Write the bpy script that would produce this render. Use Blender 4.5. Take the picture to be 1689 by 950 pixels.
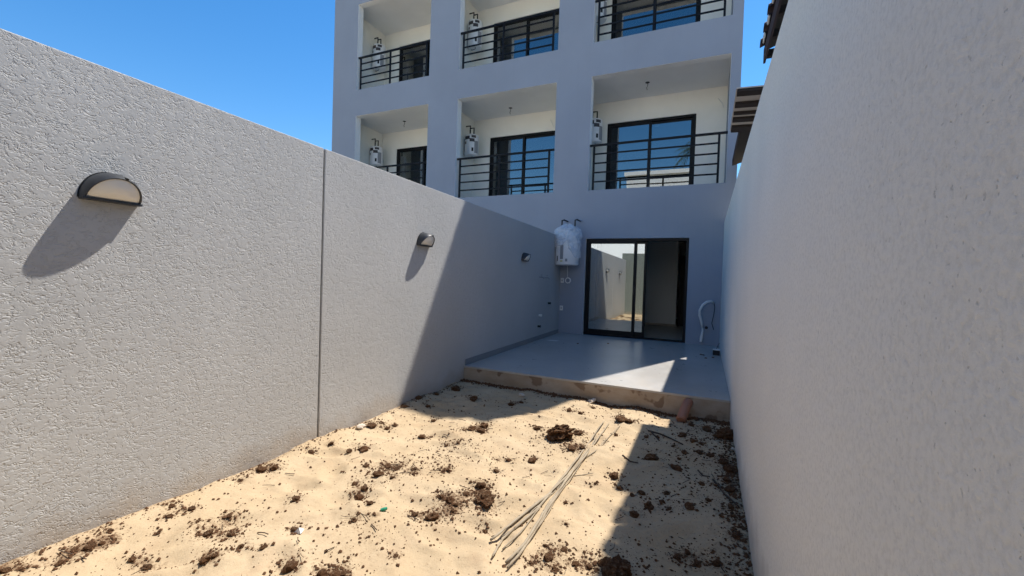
import bpy, math, random
from mathutils import Vector, Matrix, noise, Euler
random.seed(7)
for o in list(bpy.data.objects): bpy.data.objects.remove(o)
scene = bpy.context.scene
C = scene.collection

# ------------------------------------------------------------------ camera
FPX, PW, PH = 704.56, 1689.0, 950.0          # focal length and size of the photograph in pixels
YAW, PIT, ROL = math.radians(-24.388), math.radians(-1.168), math.radians(1.901)
CAMZ = 1.412
fw = Vector((math.sin(YAW)*math.cos(PIT), math.cos(YAW)*math.cos(PIT), math.sin(PIT)))
r0 = Vector((math.cos(YAW), -math.sin(YAW), 0)); u0 = r0.cross(fw)
rt = r0*math.cos(ROL) + u0*math.sin(ROL); up = -r0*math.sin(ROL) + u0*math.cos(ROL)
EYE = Vector((0, 0, CAMZ))
cam = bpy.data.cameras.new('camera'); co = bpy.data.objects.new('camera', cam); C.objects.link(co)
m = Matrix((rt, up, -fw)).transposed().to_4x4(); m.translation = EYE; co.matrix_world = m
cam.sensor_width = 36; cam.lens = FPX/PW*36; cam.clip_start = 0.02; cam.clip_end = 3000
scene.camera = co

# ------------------------------------------------------------------ light
TO_SUN = Vector((0.2135, 0.535, 1.0)).normalized()
world = bpy.data.worlds.new('World'); scene.world = world; world.use_nodes = True
wt = world.node_tree; bg = wt.nodes['Background']
sky = wt.nodes.new('ShaderNodeTexSky'); sky.sky_type = 'NISHITA'; sky.sun_disc = False
sky.sun_elevation = math.asin(TO_SUN.z); sky.sun_rotation = math.atan2(TO_SUN.x, TO_SUN.y)
sky.altitude = 100; sky.air_density = 1.0; sky.dust_density = 0.1; sky.ozone_density = 1.6
hs = wt.nodes.new('ShaderNodeHueSaturation'); hs.inputs['Saturation'].default_value = 1.36
wt.links.new(sky.outputs[0], hs.inputs['Color']); wt.links.new(hs.outputs[0], bg.inputs['Color'])
bg.inputs['Strength'].default_value = 0.132
sl = bpy.data.lights.new('sun', 'SUN'); sl.energy = 5.0; sl.angle = math.radians(0.53); sl.color = (1, .955, .88)
so = bpy.data.objects.new('sun', sl); C.objects.link(so)
so.rotation_euler = TO_SUN.to_track_quat('Z', 'Y').to_euler(); so.location = (3, 8, 20)
scene.view_settings.view_transform = 'Standard'; scene.view_settings.look = 'None'
scene.view_settings.exposure = 0.6; scene.view_settings.gamma = 1
scene.view_settings.use_curve_mapping = False

# ------------------------------------------------------------------ helpers
def ray(px, py):
    return fw + rt*((px-PW/2)/FPX) - up*((py-PH/2)/FPX)
def on_y(px, py, y): v = ray(px, py); return EYE + v*(y/v.y)
def on_x(px, py, x): v = ray(px, py); return EYE + v*(x/v.x)
def on_z(px, py, z): v = ray(px, py); return EYE + v*((z-CAMZ)/v.z)

class MB:
    def __init__(s): s.v = []; s.f = []; s.mi = []; s.m = 0
    def add(s, vs, fs):
        n = len(s.v); s.v += [tuple(v) for v in vs]
        for f in fs: s.f.append([i+n for i in f]); s.mi.append(s.m)
        return s
    def box(s, a, b):
        (x0, y0, z0), (x1, y1, z1) = a, b
        return s.add([(x0,y0,z0),(x1,y0,z0),(x1,y1,z0),(x0,y1,z0),(x0,y0,z1),(x1,y0,z1),(x1,y1,z1),(x0,y1,z1)],
              [(0,3,2,1),(4,5,6,7),(0,1,5,4),(1,2,6,5),(2,3,7,6),(3,0,4,7)])
    def quad(s, *p): return s.add(p, [tuple(range(len(p)))])
    def tube(s, pts, r, n=10, cap=True):
        pts = [Vector(p) for p in pts]; rs = r if isinstance(r, (list, tuple)) else [r]*len(pts)
        vs = []; fs = []; ref = None
        for i, p in enumerate(pts):
            d = (pts[min(i+1, len(pts)-1)] - pts[max(i-1, 0)]).normalized()
            if ref is None: ref = d.orthogonal().normalized()
            ref = (ref - d*ref.dot(d)); ref = ref.normalized() if ref.length > 1e-6 else d.orthogonal().normalized()
            b = d.cross(ref)
            for k in range(n):
                a = 2*math.pi*k/n; vs.append(p + (ref*math.cos(a) + b*math.sin(a))*rs[i])
        for i in range(len(pts)-1):
            for k in range(n):
                fs.append((i*n+k, i*n+(k+1)%n, (i+1)*n+(k+1)%n, (i+1)*n+k))
        if cap: fs.append(tuple(range(n-1, -1, -1))); fs.append(tuple((len(pts)-1)*n+k for k in range(n)))
        return s.add(vs, fs)
    def lathe(s, prof, c=(0,0,0), n=28):
        vs = []; fs = []; c = Vector(c)
        for (r, z) in prof:
            for k in range(n):
                a = 2*math.pi*k/n; vs.append(c + Vector((r*math.cos(a), r*math.sin(a), z)))
        for i in range(len(prof)-1):
            for k in range(n): fs.append((i*n+k, i*n+(k+1)%n, (i+1)*n+(k+1)%n, (i+1)*n+k))
        fs.append(tuple(range(n-1, -1, -1))); fs.append(tuple((len(prof)-1)*n+k for k in range(n)))
        return s.add(vs, fs)
    def build(s, name, mats, parent=None, smooth=False, bevel=0):
        me = bpy.data.meshes.new(name); me.from_pydata(s.v, [], s.f)
        for mt in (mats if isinstance(mats, (list, tuple)) else [mats]): me.materials.append(mt)
        me.polygons.foreach_set('material_index', s.mi)
        if smooth:
            me.polygons.foreach_set('use_smooth', [True]*len(me.polygons))
        me.update()
        o = bpy.data.objects.new(name, me); C.objects.link(o)
        if parent: o.parent = parent
        if smooth == 'auto':
            me.set_sharp_from_angle(angle=math.radians(40))
        if bevel:
            b = o.modifiers.new('bevel', 'BEVEL'); b.width = bevel; b.segments = 2; b.limit_method = 'ANGLE'
        return o
def tag(o, label, cat, group=None, kind=None):
    if label: o['label'] = label
    if cat: o['category'] = cat
    if group: o['group'] = group
    if kind: o['kind'] = kind
    return o
def empty(name, loc=(0,0,0), rz=0):
    o = bpy.data.objects.new(name, None); C.objects.link(o); o.location = loc; o.rotation_euler = (0, 0, rz)
    o.empty_display_size = .1
    return o

# ------------------------------------------------------------------ materials
def mat(name, col, rough=.8, metal=0., spec=.4):
    m = bpy.data.materials.new(name); m.use_nodes = True
    b = m.node_tree.nodes['Principled BSDF']
    b.inputs['Base Color'].default_value = (*col, 1); b.inputs['Roughness'].default_value = rough
    b.inputs['Metallic'].default_value = metal; b.inputs['Specular IOR Level'].default_value = spec
    return m
def N(m, t, **kw):
    n = m.node_tree.nodes.new(t)
    for k, v in kw.items():
        if k in n.inputs: n.inputs[k].default_value = v
        else: setattr(n, k, v)
    return n
def lk(m, a, b): m.node_tree.links.new(a, b)
def bsdf(m): return m.node_tree.nodes['Principled BSDF']
def coords(m, scale=(1,1,1)):
    t = N(m, 'ShaderNodeTexCoord'); mp = N(m, 'ShaderNodeMapping'); mp.inputs['Scale'].default_value = scale
    lk(m, t.outputs['Object'], mp.inputs['Vector']); return mp.outputs['Vector']
def ramp(m, inp, stops):
    r = N(m, 'ShaderNodeValToRGB'); e = r.color_ramp.elements
    while len(e) < len(stops): e.new(.5)
    for el, (p, c) in zip(e, stops):
        el.position = p; el.color = (*c, 1) if len(c) == 3 else c
    lk(m, inp, r.inputs[0]); return r.outputs[0]
def g(v): return (v, v, v)
def math_(m, op, a, b=None, clamp=False):
    n = N(m, 'ShaderNodeMath', operation=op, use_clamp=clamp)
    for i, x in enumerate((a, b)):
        if x is None: continue
        if isinstance(x, (int, float)): n.inputs[i].default_value = x
        else: lk(m, x, n.inputs[i])
    return n.outputs[0]
def mix(m, f, a, b, mode='MIX'):
    n = N(m, 'ShaderNodeMix', data_type='RGBA', blend_type=mode)
    for s, x in ((n.inputs['Factor'], f), (n.inputs['A'], a), (n.inputs['B'], b)):
        if isinstance(x, (int, float)): s.default_value = x
        elif isinstance(x, tuple): s.default_value = (*x, 1) if len(x) == 3 else x
        else: lk(m, x, s)
    return n.outputs['Result']
def noise_(m, vec, scale, detail=4, rough=.55, dist=0.):
    n = N(m, 'ShaderNodeTexNoise'); n.inputs['Scale'].default_value = scale; n.inputs['Detail'].default_value = detail
    n.inputs['Roughness'].default_value = rough; n.inputs['Distortion'].default_value = dist
    lk(m, vec, n.inputs['Vector']); return n.outputs[0]
def bump(m, h, strength, dist, prev=None):
    b = N(m, 'ShaderNodeBump'); b.inputs['Strength'].default_value = strength; b.inputs['Distance'].default_value = dist
    lk(m, h, b.inputs['Height'])
    if prev: lk(m, prev, b.inputs['Normal'])
    return b.outputs[0]

WALL = (.475, .468, .455)
def wall_material(name, worms=True, pits=False, col=WALL):
    m = mat(name, col, .9, spec=.15); v = coords(m)
    big = noise_(m, v, .9, 3); fine = noise_(m, v, 260, 2)
    c = mix(m, ramp(m, big, [(.3, g(.0)), (.7, g(1.))]), tuple(x*.95 for x in col), tuple(min(1, x*1.04) for x in col))
    geo = N(m, 'ShaderNodeNewGeometry'); sp = N(m, 'ShaderNodeSeparateXYZ'); lk(m, geo.outputs['Position'], sp.inputs[0])
    splash = math_(m, 'SUBTRACT', math_(m, 'MULTIPLY', noise_(m, v, 5, 5), .42), sp.outputs['Z'])
    splash = math_(m, 'MULTIPLY', splash, 5, True)
    c = mix(m, math_(m, 'MULTIPLY', splash, .45), c, (.36, .27, .18))
    nrm = None
    if worms:
        va = coords(m, (1, 1, 1.5))
        n1 = noise_(m, va, 16, 3.2, .62, .6)
        a = math_(m, 'ABSOLUTE', math_(m, 'SUBTRACT', n1, .5))
        line = math_(m, 'SUBTRACT', 1., math_(m, 'MULTIPLY', a, 24.), True)
        n1b = noise_(m, coords(m, (1, .8, 1.7)), 23, 2.6, .6, .5)
        a2 = math_(m, 'ABSOLUTE', math_(m, 'SUBTRACT', n1b, .47))
        line2 = math_(m, 'SUBTRACT', 1., math_(m, 'MULTIPLY', a2, 20.), True)
        mk = ramp(m, noise_(m, v, 24, 2), [(.46, g(0.)), (.56, g(1.))])
        mk2 = ramp(m, noise_(m, v, 19, 2), [(.45, g(0.)), (.57, g(1.))])
        h = math_(m, 'MAXIMUM', math_(m, 'MULTIPLY', line, mk), math_(m, 'MULTIPLY', line2, mk2))
        h = math_(m, 'SUBTRACT', 1., h)
        h = math_(m, 'ADD', h, math_(m, 'MULTIPLY', noise_(m, v, 60, 3), .35))
        h = math_(m, 'ADD', h, math_(m, 'MULTIPLY', noise_(m, coords(m, (1, 1, .6)), 2.2, 4), 3.))
        nrm = bump(m, h, .62, .0046)
        c = mix(m, math_(m, 'MULTIPLY', math_(m, 'SUBTRACT', 1., h, True), .08), c, (.2, .19, .18))
    if pits:
        pt = math_(m, 'MAXIMUM', ramp(m, noise_(m, v, 85, 3, .6), [(.665, g(0.)), (.71, g(1.))]), 0.)
        sm = noise_(m, coords(m, (1, .9, 1.)), 7, 6, .65, .6)
        gr = noise_(m, v, 70, 6, .72)
        h = math_(m, 'SUBTRACT', math_(m, 'ADD', math_(m, 'MULTIPLY', gr, 1.0), math_(m, 'MULTIPLY', sm, 1.6)), math_(m, 'MULTIPLY', pt, .7))
        c = mix(m, ramp(m, gr, [(.38, g(.30)), (.54, g(.0))]), c, tuple(x*.62 for x in col))
        c = mix(m, math_(m, 'MULTIPLY', pt, .35), c, tuple(x*.4 for x in col))
        nrm = bump(m, h, .62, .009)
    if nrm is None:
        nrm = bump(m, math_(m, 'ADD', noise_(m, v, 30, 5, .6), math_(m, 'MULTIPLY', noise_(m, v, 1.7, 3), 5.)), .2, .006)
        st = ramp(m, noise_(m, coords(m, (5, 5, .22)), 1.6, 5, .65), [(.55, g(0)), (.8, g(.07))])
        c = mix(m, st, c, tuple(x*.55 for x in col))
    nrm = bump(m, fine, .12, .001, nrm)
    lk(m, c, bsdf(m).inputs['Base Color']); lk(m, nrm, bsdf(m).inputs['Normal'])
    return m
M = {}
M['stucco'] = wall_material('grooved_stucco')
M['plaster'] = wall_material('pitted_plaster', False, True, (.87, .84, .78))
M['facade'] = wall_material('facade_paint', False, False, (.315, .345, .405))
M['rear'] = wall_material('rear_wall_paint', False, False, (.16, .175, .16))
M['cream'] = mat('cream_paint', (.90, .88, .81), .8)
M['white_paint'] = mat('white_paint', (.90, .90, .89), .75)
for k in ('cream', 'white_paint'):
    m = M[k]; v = coords(m); base = tuple(bsdf(m).inputs['Base Color'].default_value)[:3]
    lk(m, mix(m, ramp(m, noise_(m, v, 1.6, 4), [(.35, g(0)), (.7, g(1))]), tuple(x*.94 for x in base), base), bsdf(m).inputs['Base Color'])
    lk(m, bump(m, noise_(m, v, 50, 4), .1, .002), bsdf(m).inputs['Normal'])
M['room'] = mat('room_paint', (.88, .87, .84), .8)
M['room_dim'] = mat('room_paint_darkened', (.38, .37, .35), .8)  # room paint darkened in colour so the upper rooms look dim inside
M['room_floor'] = mat('room_floor', (.48, .40, .32), .35)
M['frame'] = mat('black_aluminium', (.008, .008, .009), .45, .0, .2)
M['rail'] = mat('black_painted_steel', (.008, .008, .01), .5, .0, .2)
M['joint'] = mat('dark_sealant', (.16, .155, .15), .8)
M['skirt'] = mat('skirting_grey', (.22, .225, .235), .5)
M['tank'] = mat('white_enamel', (.80, .80, .80), .3)
M['pipe_dark'] = mat('dark_pipe', (.014, .017, .016), .5)
M['black'] = mat('black_plastic', (.015, .015, .015), .45)
M['grey_plastic'] = mat('grey_plastic', (.28, .29, .31), .5)
M['white_plastic'] = mat('white_plastic', (.75, .75, .73), .45)
M['chrome'] = mat('chrome', (.6, .6, .6), .18, 1)
M['lamp_body'] = mat('lamp_graphite', (.045, .048, .054), .42, .25)
M['label_dark'] = mat('printed_label', (.06, .05, .05), .4)
M['yellow'] = mat('yellow_print', (.6, .55, .1), .5)
M['orange_pvc'] = mat('orange_pvc', (.34, .15, .09), .5)
M['green'] = mat('green_glass', (.03, .24, .14), .2)
M['straw'] = mat('dry_straw', (.50, .42, .30), .8)
M['twig'] = mat('dark_twig', (.075, .05, .035), .9)
M['rust'] = mat('roof_timber', (.035, .027, .025), .8)
M['tan_sheet'] = mat('weathered_sheet', (.30, .26, .23), .75)
M['tile'] = mat('dark_roof_tile', (.05, .036, .042), .75)
M['mortar'] = mat('white_mortar', (.70, .69, .67), .85)
M['neigh'] = mat('neighbour_render', (.55, .53, .5), .85)
M['lamp_glass'] = mat('frosted_diffuser', (.80, .78, .73), .3)
m = M['lamp_glass']; lk(m, bump(m, noise_(m, coords(m), 120, 2), .25, .002), bsdf(m).inputs['Normal'])
m = M['straw']; lk(m, mix(m, noise_(m, coords(m), 9, 4), (.14, .10, .06), (.48, .40, .29)), bsdf(m).inputs['Base Color'])
m = M['tan_sheet']; lk(m, mix(m, noise_(m, coords(m), 3, 5), (.48, .45, .42), (.64, .60, .56)), bsdf(m).inputs['Base Color'])

m = M['patio'] = mat('polished_cement', (.4, .41, .43), .38, spec=.5); v = coords(m)
n1 = noise_(m, v, 1.3, 6, .6); n2 = noise_(m, v, 7, 5, .6)
c = mix(m, ramp(m, n1, [(.35, g(0)), (.68, g(1))]), (.35, .335, .315), (.44, .42, .40))
c = mix(m, ramp(m, n2, [(.5, g(0)), (.8, g(.35))]), c, (.58, .55, .51))
sy = N(m, 'ShaderNodeSeparateXYZ'); lk(m, v, sy.inputs[0])
du = math_(m, 'MULTIPLY', math_(m, 'SUBTRACT', 5.75, sy.outputs['Y']), 1.1, True)
du = math_(m, 'ADD', math_(m, 'MULTIPLY', du, .35), .12)
c = mix(m, math_(m, 'MULTIPLY', du, ramp(m, noise_(m, v, 3.2, 7, .72), [(.45, g(0)), (.68, g(1))])), c, (.52, .42, .30))
lk(m, c, bsdf(m).inputs['Base Color']); lk(m, ramp(m, n2, [(.3, g(.27)), (.75, g(.36))]), bsdf(m).inputs['Roughness'])
lk(m, bump(m, noise_(m, v, 5, 4), .04, .004), bsdf(m).inputs['Normal'])

m = M['concrete'] = mat('raw_concrete', (.4, .32, .24), .9, spec=.2); v = coords(m)
c = mix(m, ramp(m, noise_(m, coords(m, (1, 1, 2)), 2.6, 6, .62), [(.35, g(0)), (.65, g(1))]), (.43, .36, .29), (.33, .255, .185))
c = mix(m, ramp(m, noise_(m, v, 4.3, 3, .5), [(.60, g(0)), (.64, g(.75))]), c, (.16, .10, .065))
lk(m, c, bsdf(m).inputs['Base Color']); lk(m, bump(m, noise_(m, v, 24, 6, .65), .5, .012), bsdf(m).inputs['Normal'])

m = M['sand'] = mat('sand', (.62, .46, .3), .95, spec=.1); v = coords(m)
at = N(m, 'ShaderNodeAttribute', attribute_name='soil')
c = mix(m, ramp(m, noise_(m, v, 2.2, 5, .6), [(.3, g(0)), (.7, g(1))]), (.415, .308, .19), (.485, .378, .25))
c = mix(m, ramp(m, noise_(m, v, 4.5, 6, .7, .6), [(.50, g(0)), (.72, g(.45))]), c, (.35, .235, .145))
c = mix(m, ramp(m, noise_(m, v, 55, 3, .7), [(.42, g(0)), (.75, g(.35))]), c, (.35, .25, .15))
sp = noise_(m, v, 48, 4, .75)
s1 = math_(m, 'ADD', math_(m, 'MULTIPLY', at.outputs['Fac'], .62), math_(m, 'MULTIPLY', noise_(m, v, 9, 4, .7), .42))
s2 = math_(m, 'ADD', s1, math_(m, 'MULTIPLY', math_(m, 'SUBTRACT', sp, .5), 1.7))
soil = ramp(m, s2, [(.46, g(0)), (.78, g(.9))])
c = mix(m, soil, c, (.16, .10, .058))
spk = ramp(m, noise_(m, v, 110, 2, .5), [(.70, g(0)), (.73, g(.7))])
c = mix(m, spk, c, (.16, .10, .06))
lk(m, c, bsdf(m).inputs['Base Color'])
nb = bump(m, noise_(m, v, 26, 6, .7), .45, .012); nb = bump(m, noise_(m, v, 160, 3, .7), .35, .003, nb)
lk(m, nb, bsdf(m).inputs['Normal'])

m = M['clod'] = mat('soil_clod', (.14, .08, .045), .95, spec=.1); v = coords(m)
geo = N(m, 'ShaderNodeNewGeometry'); sp = N(m, 'ShaderNodeSeparateXYZ'); lk(m, geo.outputs['Normal'], sp.inputs[0])
oi = N(m, 'ShaderNodeObjectInfo')
c = mix(m, oi.outputs['Random'], (.105, .045, .020), (.20, .092, .042))
c = mix(m, ramp(m, noise_(m, v, 2.6, 5, .7), [(.35, g(0)), (.7, g(1))]), c, (.27, .14, .07))
dust = math_(m, 'MULTIPLY', ramp(m, sp.outputs['Z'], [(.55, g(0)), (.95, g(1))]), ramp(m, noise_(m, v, 3.5, 4, .7), [(.48, g(0)), (.66, g(.6))]))
c = mix(m, dust, c, (.50, .37, .245)); lk(m, c, bsdf(m).inputs['Base Color'])
lk(m, bump(m, noise_(m, v, 7, 6, .75), .9, .12), bsdf(m).inputs['Normal'])
M['crumb'] = mat('soil_crumbs', (.115, .06, .032), .95, spec=.1)
M['pale_stone'] = mat('pale_rubble', (.55, .47, .38), .9)
m = M['terrain'] = mat('far_soil', (.36, .28, .19), .95, spec=.1)
lk(m, mix(m, noise_(m, coords(m), .5, 6), (.28, .23, .14), (.42, .33, .22)), bsdf(m).inputs['Base Color'])

def glass(name, tint, base):
    m = bpy.data.materials.new(name); m.use_nodes = True; nt = m.node_tree; nt.nodes.clear()
    out = nt.nodes.new('ShaderNodeOutputMaterial'); mx = nt.nodes.new('ShaderNodeMixShader')
    tr = nt.nodes.new('ShaderNodeBsdfTransparent'); tr.inputs[0].default_value = (*tint, 1)
    gl = nt.nodes.new('ShaderNodeBsdfGlossy'); gl.inputs['Roughness'].default_value = 0.0; gl.inputs[0].default_value = (.92, .96, .96, 1)
    lw = nt.nodes.new('ShaderNodeFresnel'); lw.inputs[0].default_value = 1.5
    ad = nt.nodes.new('ShaderNodeMath'); ad.operation = 'ADD'; ad.use_clamp = True; ad.inputs[1].default_value = base
    nt.links.new(lw.outputs[0], ad.inputs[0]); nt.links.new(ad.outputs[0], mx.inputs[0])
    nt.links.new(tr.outputs[0], mx.inputs[1]); nt.links.new(gl.outputs[0], mx.inputs[2]); nt.links.new(mx.outputs[0], out.inputs[0])
    return m
M['glass'] = glass('tinted_glass', (.50, .51, .50), .20)
M['mirror_glass'] = glass('reflective_glass', (.62, .64, .63), .42)
m = M['film'] = bpy.data.materials.new('plastic_film'); m.use_nodes = True; nt = m.node_tree; nt.nodes.clear()
out = nt.nodes.new('ShaderNodeOutputMaterial'); mx = nt.nodes.new('ShaderNodeMixShader'); mx.inputs[0].default_value = .5
tr = nt.nodes.new('ShaderNodeBsdfTransparent'); pb = nt.nodes.new('ShaderNodeBsdfPrincipled')
pb.inputs['Base Color'].default_value = (.82, .85, .9, 1); pb.inputs['Roughness'].default_value = .18
nt.links.new(tr.outputs[0], mx.inputs[1]); nt.links.new(pb.outputs[0], mx.inputs[2]); nt.links.new(mx.outputs[0], out.inputs[0])
m = M['bulb'] = bpy.data.materials.new('lit_downlight'); m.use_nodes = True
bsdf(m).inputs['Emission Color'].default_value = (1, .9, .75, 1); bsdf(m).inputs['Emission Strength'].default_value = 45

def leafmat(name, col):
    m = mat(name, col, .6); lk(m, mix(m, noise_(m, coords(m), 3, 3), tuple(x*.6 for x in col), tuple(x*1.3 for x in col)), bsdf(m).inputs['Base Color']); return m
M['frond'] = leafmat('palm_frond', (.07, .10, .035)); M['bark'] = leafmat('palm_bark', (.20, .15, .11))

# ------------------------------------------------------------------ dimensions (metres)
D = 9.463                     # facade plane
PZ = .212                     # patio level
SLAB_Y = 5.03                 # front edge of the patio slab
LW_ANG = math.radians(1.5)    # garden wall on the left is a touch out of square
LW0 = -2.964 + math.tan(LW_ANG)*5.08
LW_TOP, RW_X, RW_TOP, WALL_T = 2.437, .284, 2.70, .184
BX0, BX1, ROOF = -10.387, .468, 10.93
def lw_x(y): return LW0 - math.tan(LW_ANG)*y
def on_left(px, py, off=0.):
    n = Vector((math.cos(LW_ANG), math.sin(LW_ANG), 0)); p0 = Vector((LW0, 0, 0)) + n*off
    v = ray(px, py); return EYE + v*((p0-EYE).dot(n)/v.dot(n))
REAR_Y = -.62

# ------------------------------------------------------------------ ground
def soil_height(x, y):
    p = Vector((x, y, 0))
    h = .040*noise.fractal(p*.9, 1., 2., 3) + .020*noise.fractal(p*2.6+Vector((7, 3, 1)), 1., 2., 3) + .010*noise.fractal(p*7+Vector((1, 9, 4)), .9, 2., 4)
    t = max(0., min(1., (x+1.6)/1.8)); s = max(0., min(1., (4.4-y)/2.2))
    h -= .085*t*t*(3-2*t)*s*s*(3-2*s)
    # heaped a little along the left wall, shallow footprints elsewhere
    dl = x - lw_x(y); h += .03*math.exp(-dl/.35)
    for (fx, fy, a) in FEET:
        dx, dy = x-fx, y-fy
        if abs(dx) < .4 and abs(dy) < .4:
            u = (dx*math.cos(a)+dy*math.sin(a))/.14; w = (-dx*math.sin(a)+dy*math.cos(a))/.065
            q = u*u+w*w; h += -.020*math.exp(-q) + .009*math.exp(-((q-2.2)**2)/1.5)
    return h
FEET = [(random.uniform(-2.7, .1), random.uniform(.4, 4.8), random.uniform(0, 3.14)) for _ in range(60)]
def on_sand(px, py):
    z = 0.
    for _ in range(6):
        p = on_z(px, py, z); z = soil_height(p.x, p.y)
    return Vector((p.x, p.y, z))

# clods traced from the photograph: (pixel x, pixel y, pixel radius)
BIG = [(924,721,25),(1016,946,22),(1195,722,18),(799,828,17)]
CLODS = [(953,712,9),(943,738,8),(960,737,6),(885,705,7),(878,758,8),(839,758,5),(819,776,6),(793,799,10),(728,818,7),(742,823,8),(769,813,6),
(747,842,5),(752,831,5),(805,805,4),(794,811,4),(785,812,4),(611,829,6),(592,820,8),(601,804,7),(584,797,5),(603,768,5),(639,768,8),(624,781,9),
(655,772,7),(647,787,4),(681,773,4),(682,781,4),(740,775,5),(731,776,3),(820,758,3),(695,720,6),(711,720,3),(756,729,4),(736,734,4),(576,743,6),
(599,740,9),(613,700,10),(631,697,4),(639,706,5),(652,701,4),(798,700,9),(794,710,8),(778,706,7),(781,656,8),(843,666,6),(860,663,4),
(939,676,6),(957,681,5),(978,672,4),(752,640,9),(715,693,5),(706,669,5),(1026,690,11),(1037,694,7),(1166,707,9),(1126,716,7),(1143,726,6),
(1157,731,5),(1066,720,4),(1074,749,12),(1116,770,10),(1128,745,6),(1154,745,6),(1171,750,6),(1120,756,4),(1209,774,11),(1158,797,7),(1203,806,9),
(1168,823,6),(1137,833,9),(1070,833,10),(1059,812,6),(1043,816,5),(1022,804,6),(1013,784,8),(1046,847,9),(1213,882,7),(1134,911,6),(1116,918,8),
(1182,928,9),(1150,929,7),(905,918,12),(930,905,6),(949,929,7),(972,934,6),(993,928,9),(932,828,4),(964,910,4),(982,797,3),(1016,717,5),(934,863,4),
(900,899,5),(876,928,4),(916,938,6),(432,773,9),(453,770,8),(546,730,6),(513,740,6),(486,872,7),(434,902,5),(584,857,6),(618,849,3),(653,916,4),
(684,847,6),(713,851,11),(800,876,5),(479,932,13),(532,945,10),(553,946,10),(567,946,5),(489,822,7),(342,879,10),(381,880,7),(378,850,6),(316,838,7),
(280,850,6),(147,901,9),(168,895,6),(122,906,5),(218,921,7),(242,934,8),(97,929,7),(339,921,9),(353,916,6),(397,901,5),(397,791,5),(182,874,6),
(260,879,4),(10,940,8),(284,834,5),(190,889,4),(326,860,4),(37,938,4),(1192,760,8),(1198,790,7),(1180,800,4),(1206,835,7),(1210,850,6),(1190,850,5),
(1100,812,5),(1092,826,5),(1104,838,4),(1085,720,4),(1110,735,4),(1140,700,5),(1190,690,6),(1100,660,5),(1085,657,4),(1030,655,4),(690,655,6),(668,667,5),(720,648,6)]
soil_pts = []
for (x, y, r) in BIG+CLODS:
    p = on_sand(x, y); soil_pts.append((p.x, p.y, r*(p-EYE).length/FPX))
SMUDGE = [(-1.9,2.6,.30),(-1.7,3.0,.25),(-1.35,2.2,.2),(-1.6,1.75,.25),(-.05,4.3,.3),(.1,3.6,.25),(.1,2.6,.3),(-.15,3.2,.22),(.0,2.1,.25),(-.3,2.4,.2),(-.75,2.0,.15),(-2.3,1.5,.2),(-2.0,3.3,.12),(.15,4.7,.22)]
def soil_amount(x, y):
    s = 0.
    for (cx, cy, r) in soil_pts:
        d2 = (x-cx)**2+(y-cy)**2; R = r*1.55+.015
        if d2 < 9*R*R: s += (.34 if cx > -.45 else .58)*math.exp(-d2/(R*R))
    for (cx, cy, r) in SMUDGE:
        d2 = (x-cx)**2+(y-cy)**2
        if d2 < 9*r*r: s += (.3 if cx < -.4 else .2)*math.exp(-d2/(r*r))
    d = SLAB_Y-y; s += .85*math.exp(-(d/.10)**2)
    d = RW_X-x; s += .36*math.exp(-(d/.12)**2)
    d = x-lw_x(y); s += .5*math.exp(-(d/.05)**2)
    return min(1., s)
NX, NY = 190, 300
vs = []; att = []; fs = []
y0, y1 = REAR_Y+.001, SLAB_Y+.02
for j in range(NY+1):
    y = y0+(y1-y0)*j/NY; xa = lw_x(y)-.02; xb = RW_X+.02
    for i in range(NX+1):
        x = xa+(xb-xa)*i/NX; vs.append((x, y, soil_height(x, y))); att.append(soil_amount(x, y))
for j in range(NY):
    for i in range(NX):
        k = j*(NX+1)+i; fs.append((k, k+1, k+NX+2, k+NX+1))
b = MB(); b.add(vs, fs); sand = b.build('sand_ground', M['sand'], smooth=True)
a = sand.data.attributes.new('soil', 'FLOAT', 'POINT'); a.data.foreach_set('value', att)
sand['kind'] = 'structure'
t = MB().quad((-600,-600,-.25),(600,-600,-.25),(600,600,-.25),(-600,600,-.25)).build('terrain', M['terrain']); t['kind'] = 'structure'

# patio slab
pat = empty('patio', (0, 0, 0)); pat['kind'] = 'structure'
b = MB(); xl0, xl1 = lw_x(SLAB_Y)+.002, lw_x(D)+.002
e = .006
b.add([(xl0,SLAB_Y,-.2),(RW_X-.002,SLAB_Y,-.2),(RW_X-.002,D-.002,-.2),(xl1,D-.002,-.2),(xl0,SLAB_Y,PZ-e),(RW_X-.002,SLAB_Y,PZ-e),(RW_X-.002,D-.002,PZ-e),(xl1,D-.002,PZ-e)],
      [(0,3,2,1),(4,5,6,7),(0,1,5,4),(1,2,6,5),(2,3,7,6),(3,0,4,7)])
b.build('slab_edge', M['concrete'], pat)
b = MB(); nn = 60      # screed top with a slightly ragged front lip
top = []; 
for i in range(nn+1):
    f = i/nn; x = xl0+(RW_X-.004-xl0)*f; top.append((x, SLAB_Y-.004+.006*noise.noise(Vector((x*6, 0, 0))), PZ))
n = len(top)
b.add(top+[(RW_X-.004, D-.003, PZ), (xl1+.002, D-.003, PZ)]+[(x, y, PZ-.022) for x, y, z in top],
      [list(range(n))+[n, n+1]]+[(n+2+i, n+3+i, i+1, i) for i in range(n-1)])
b.build('cement_screed', M['patio'], pat)

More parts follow.
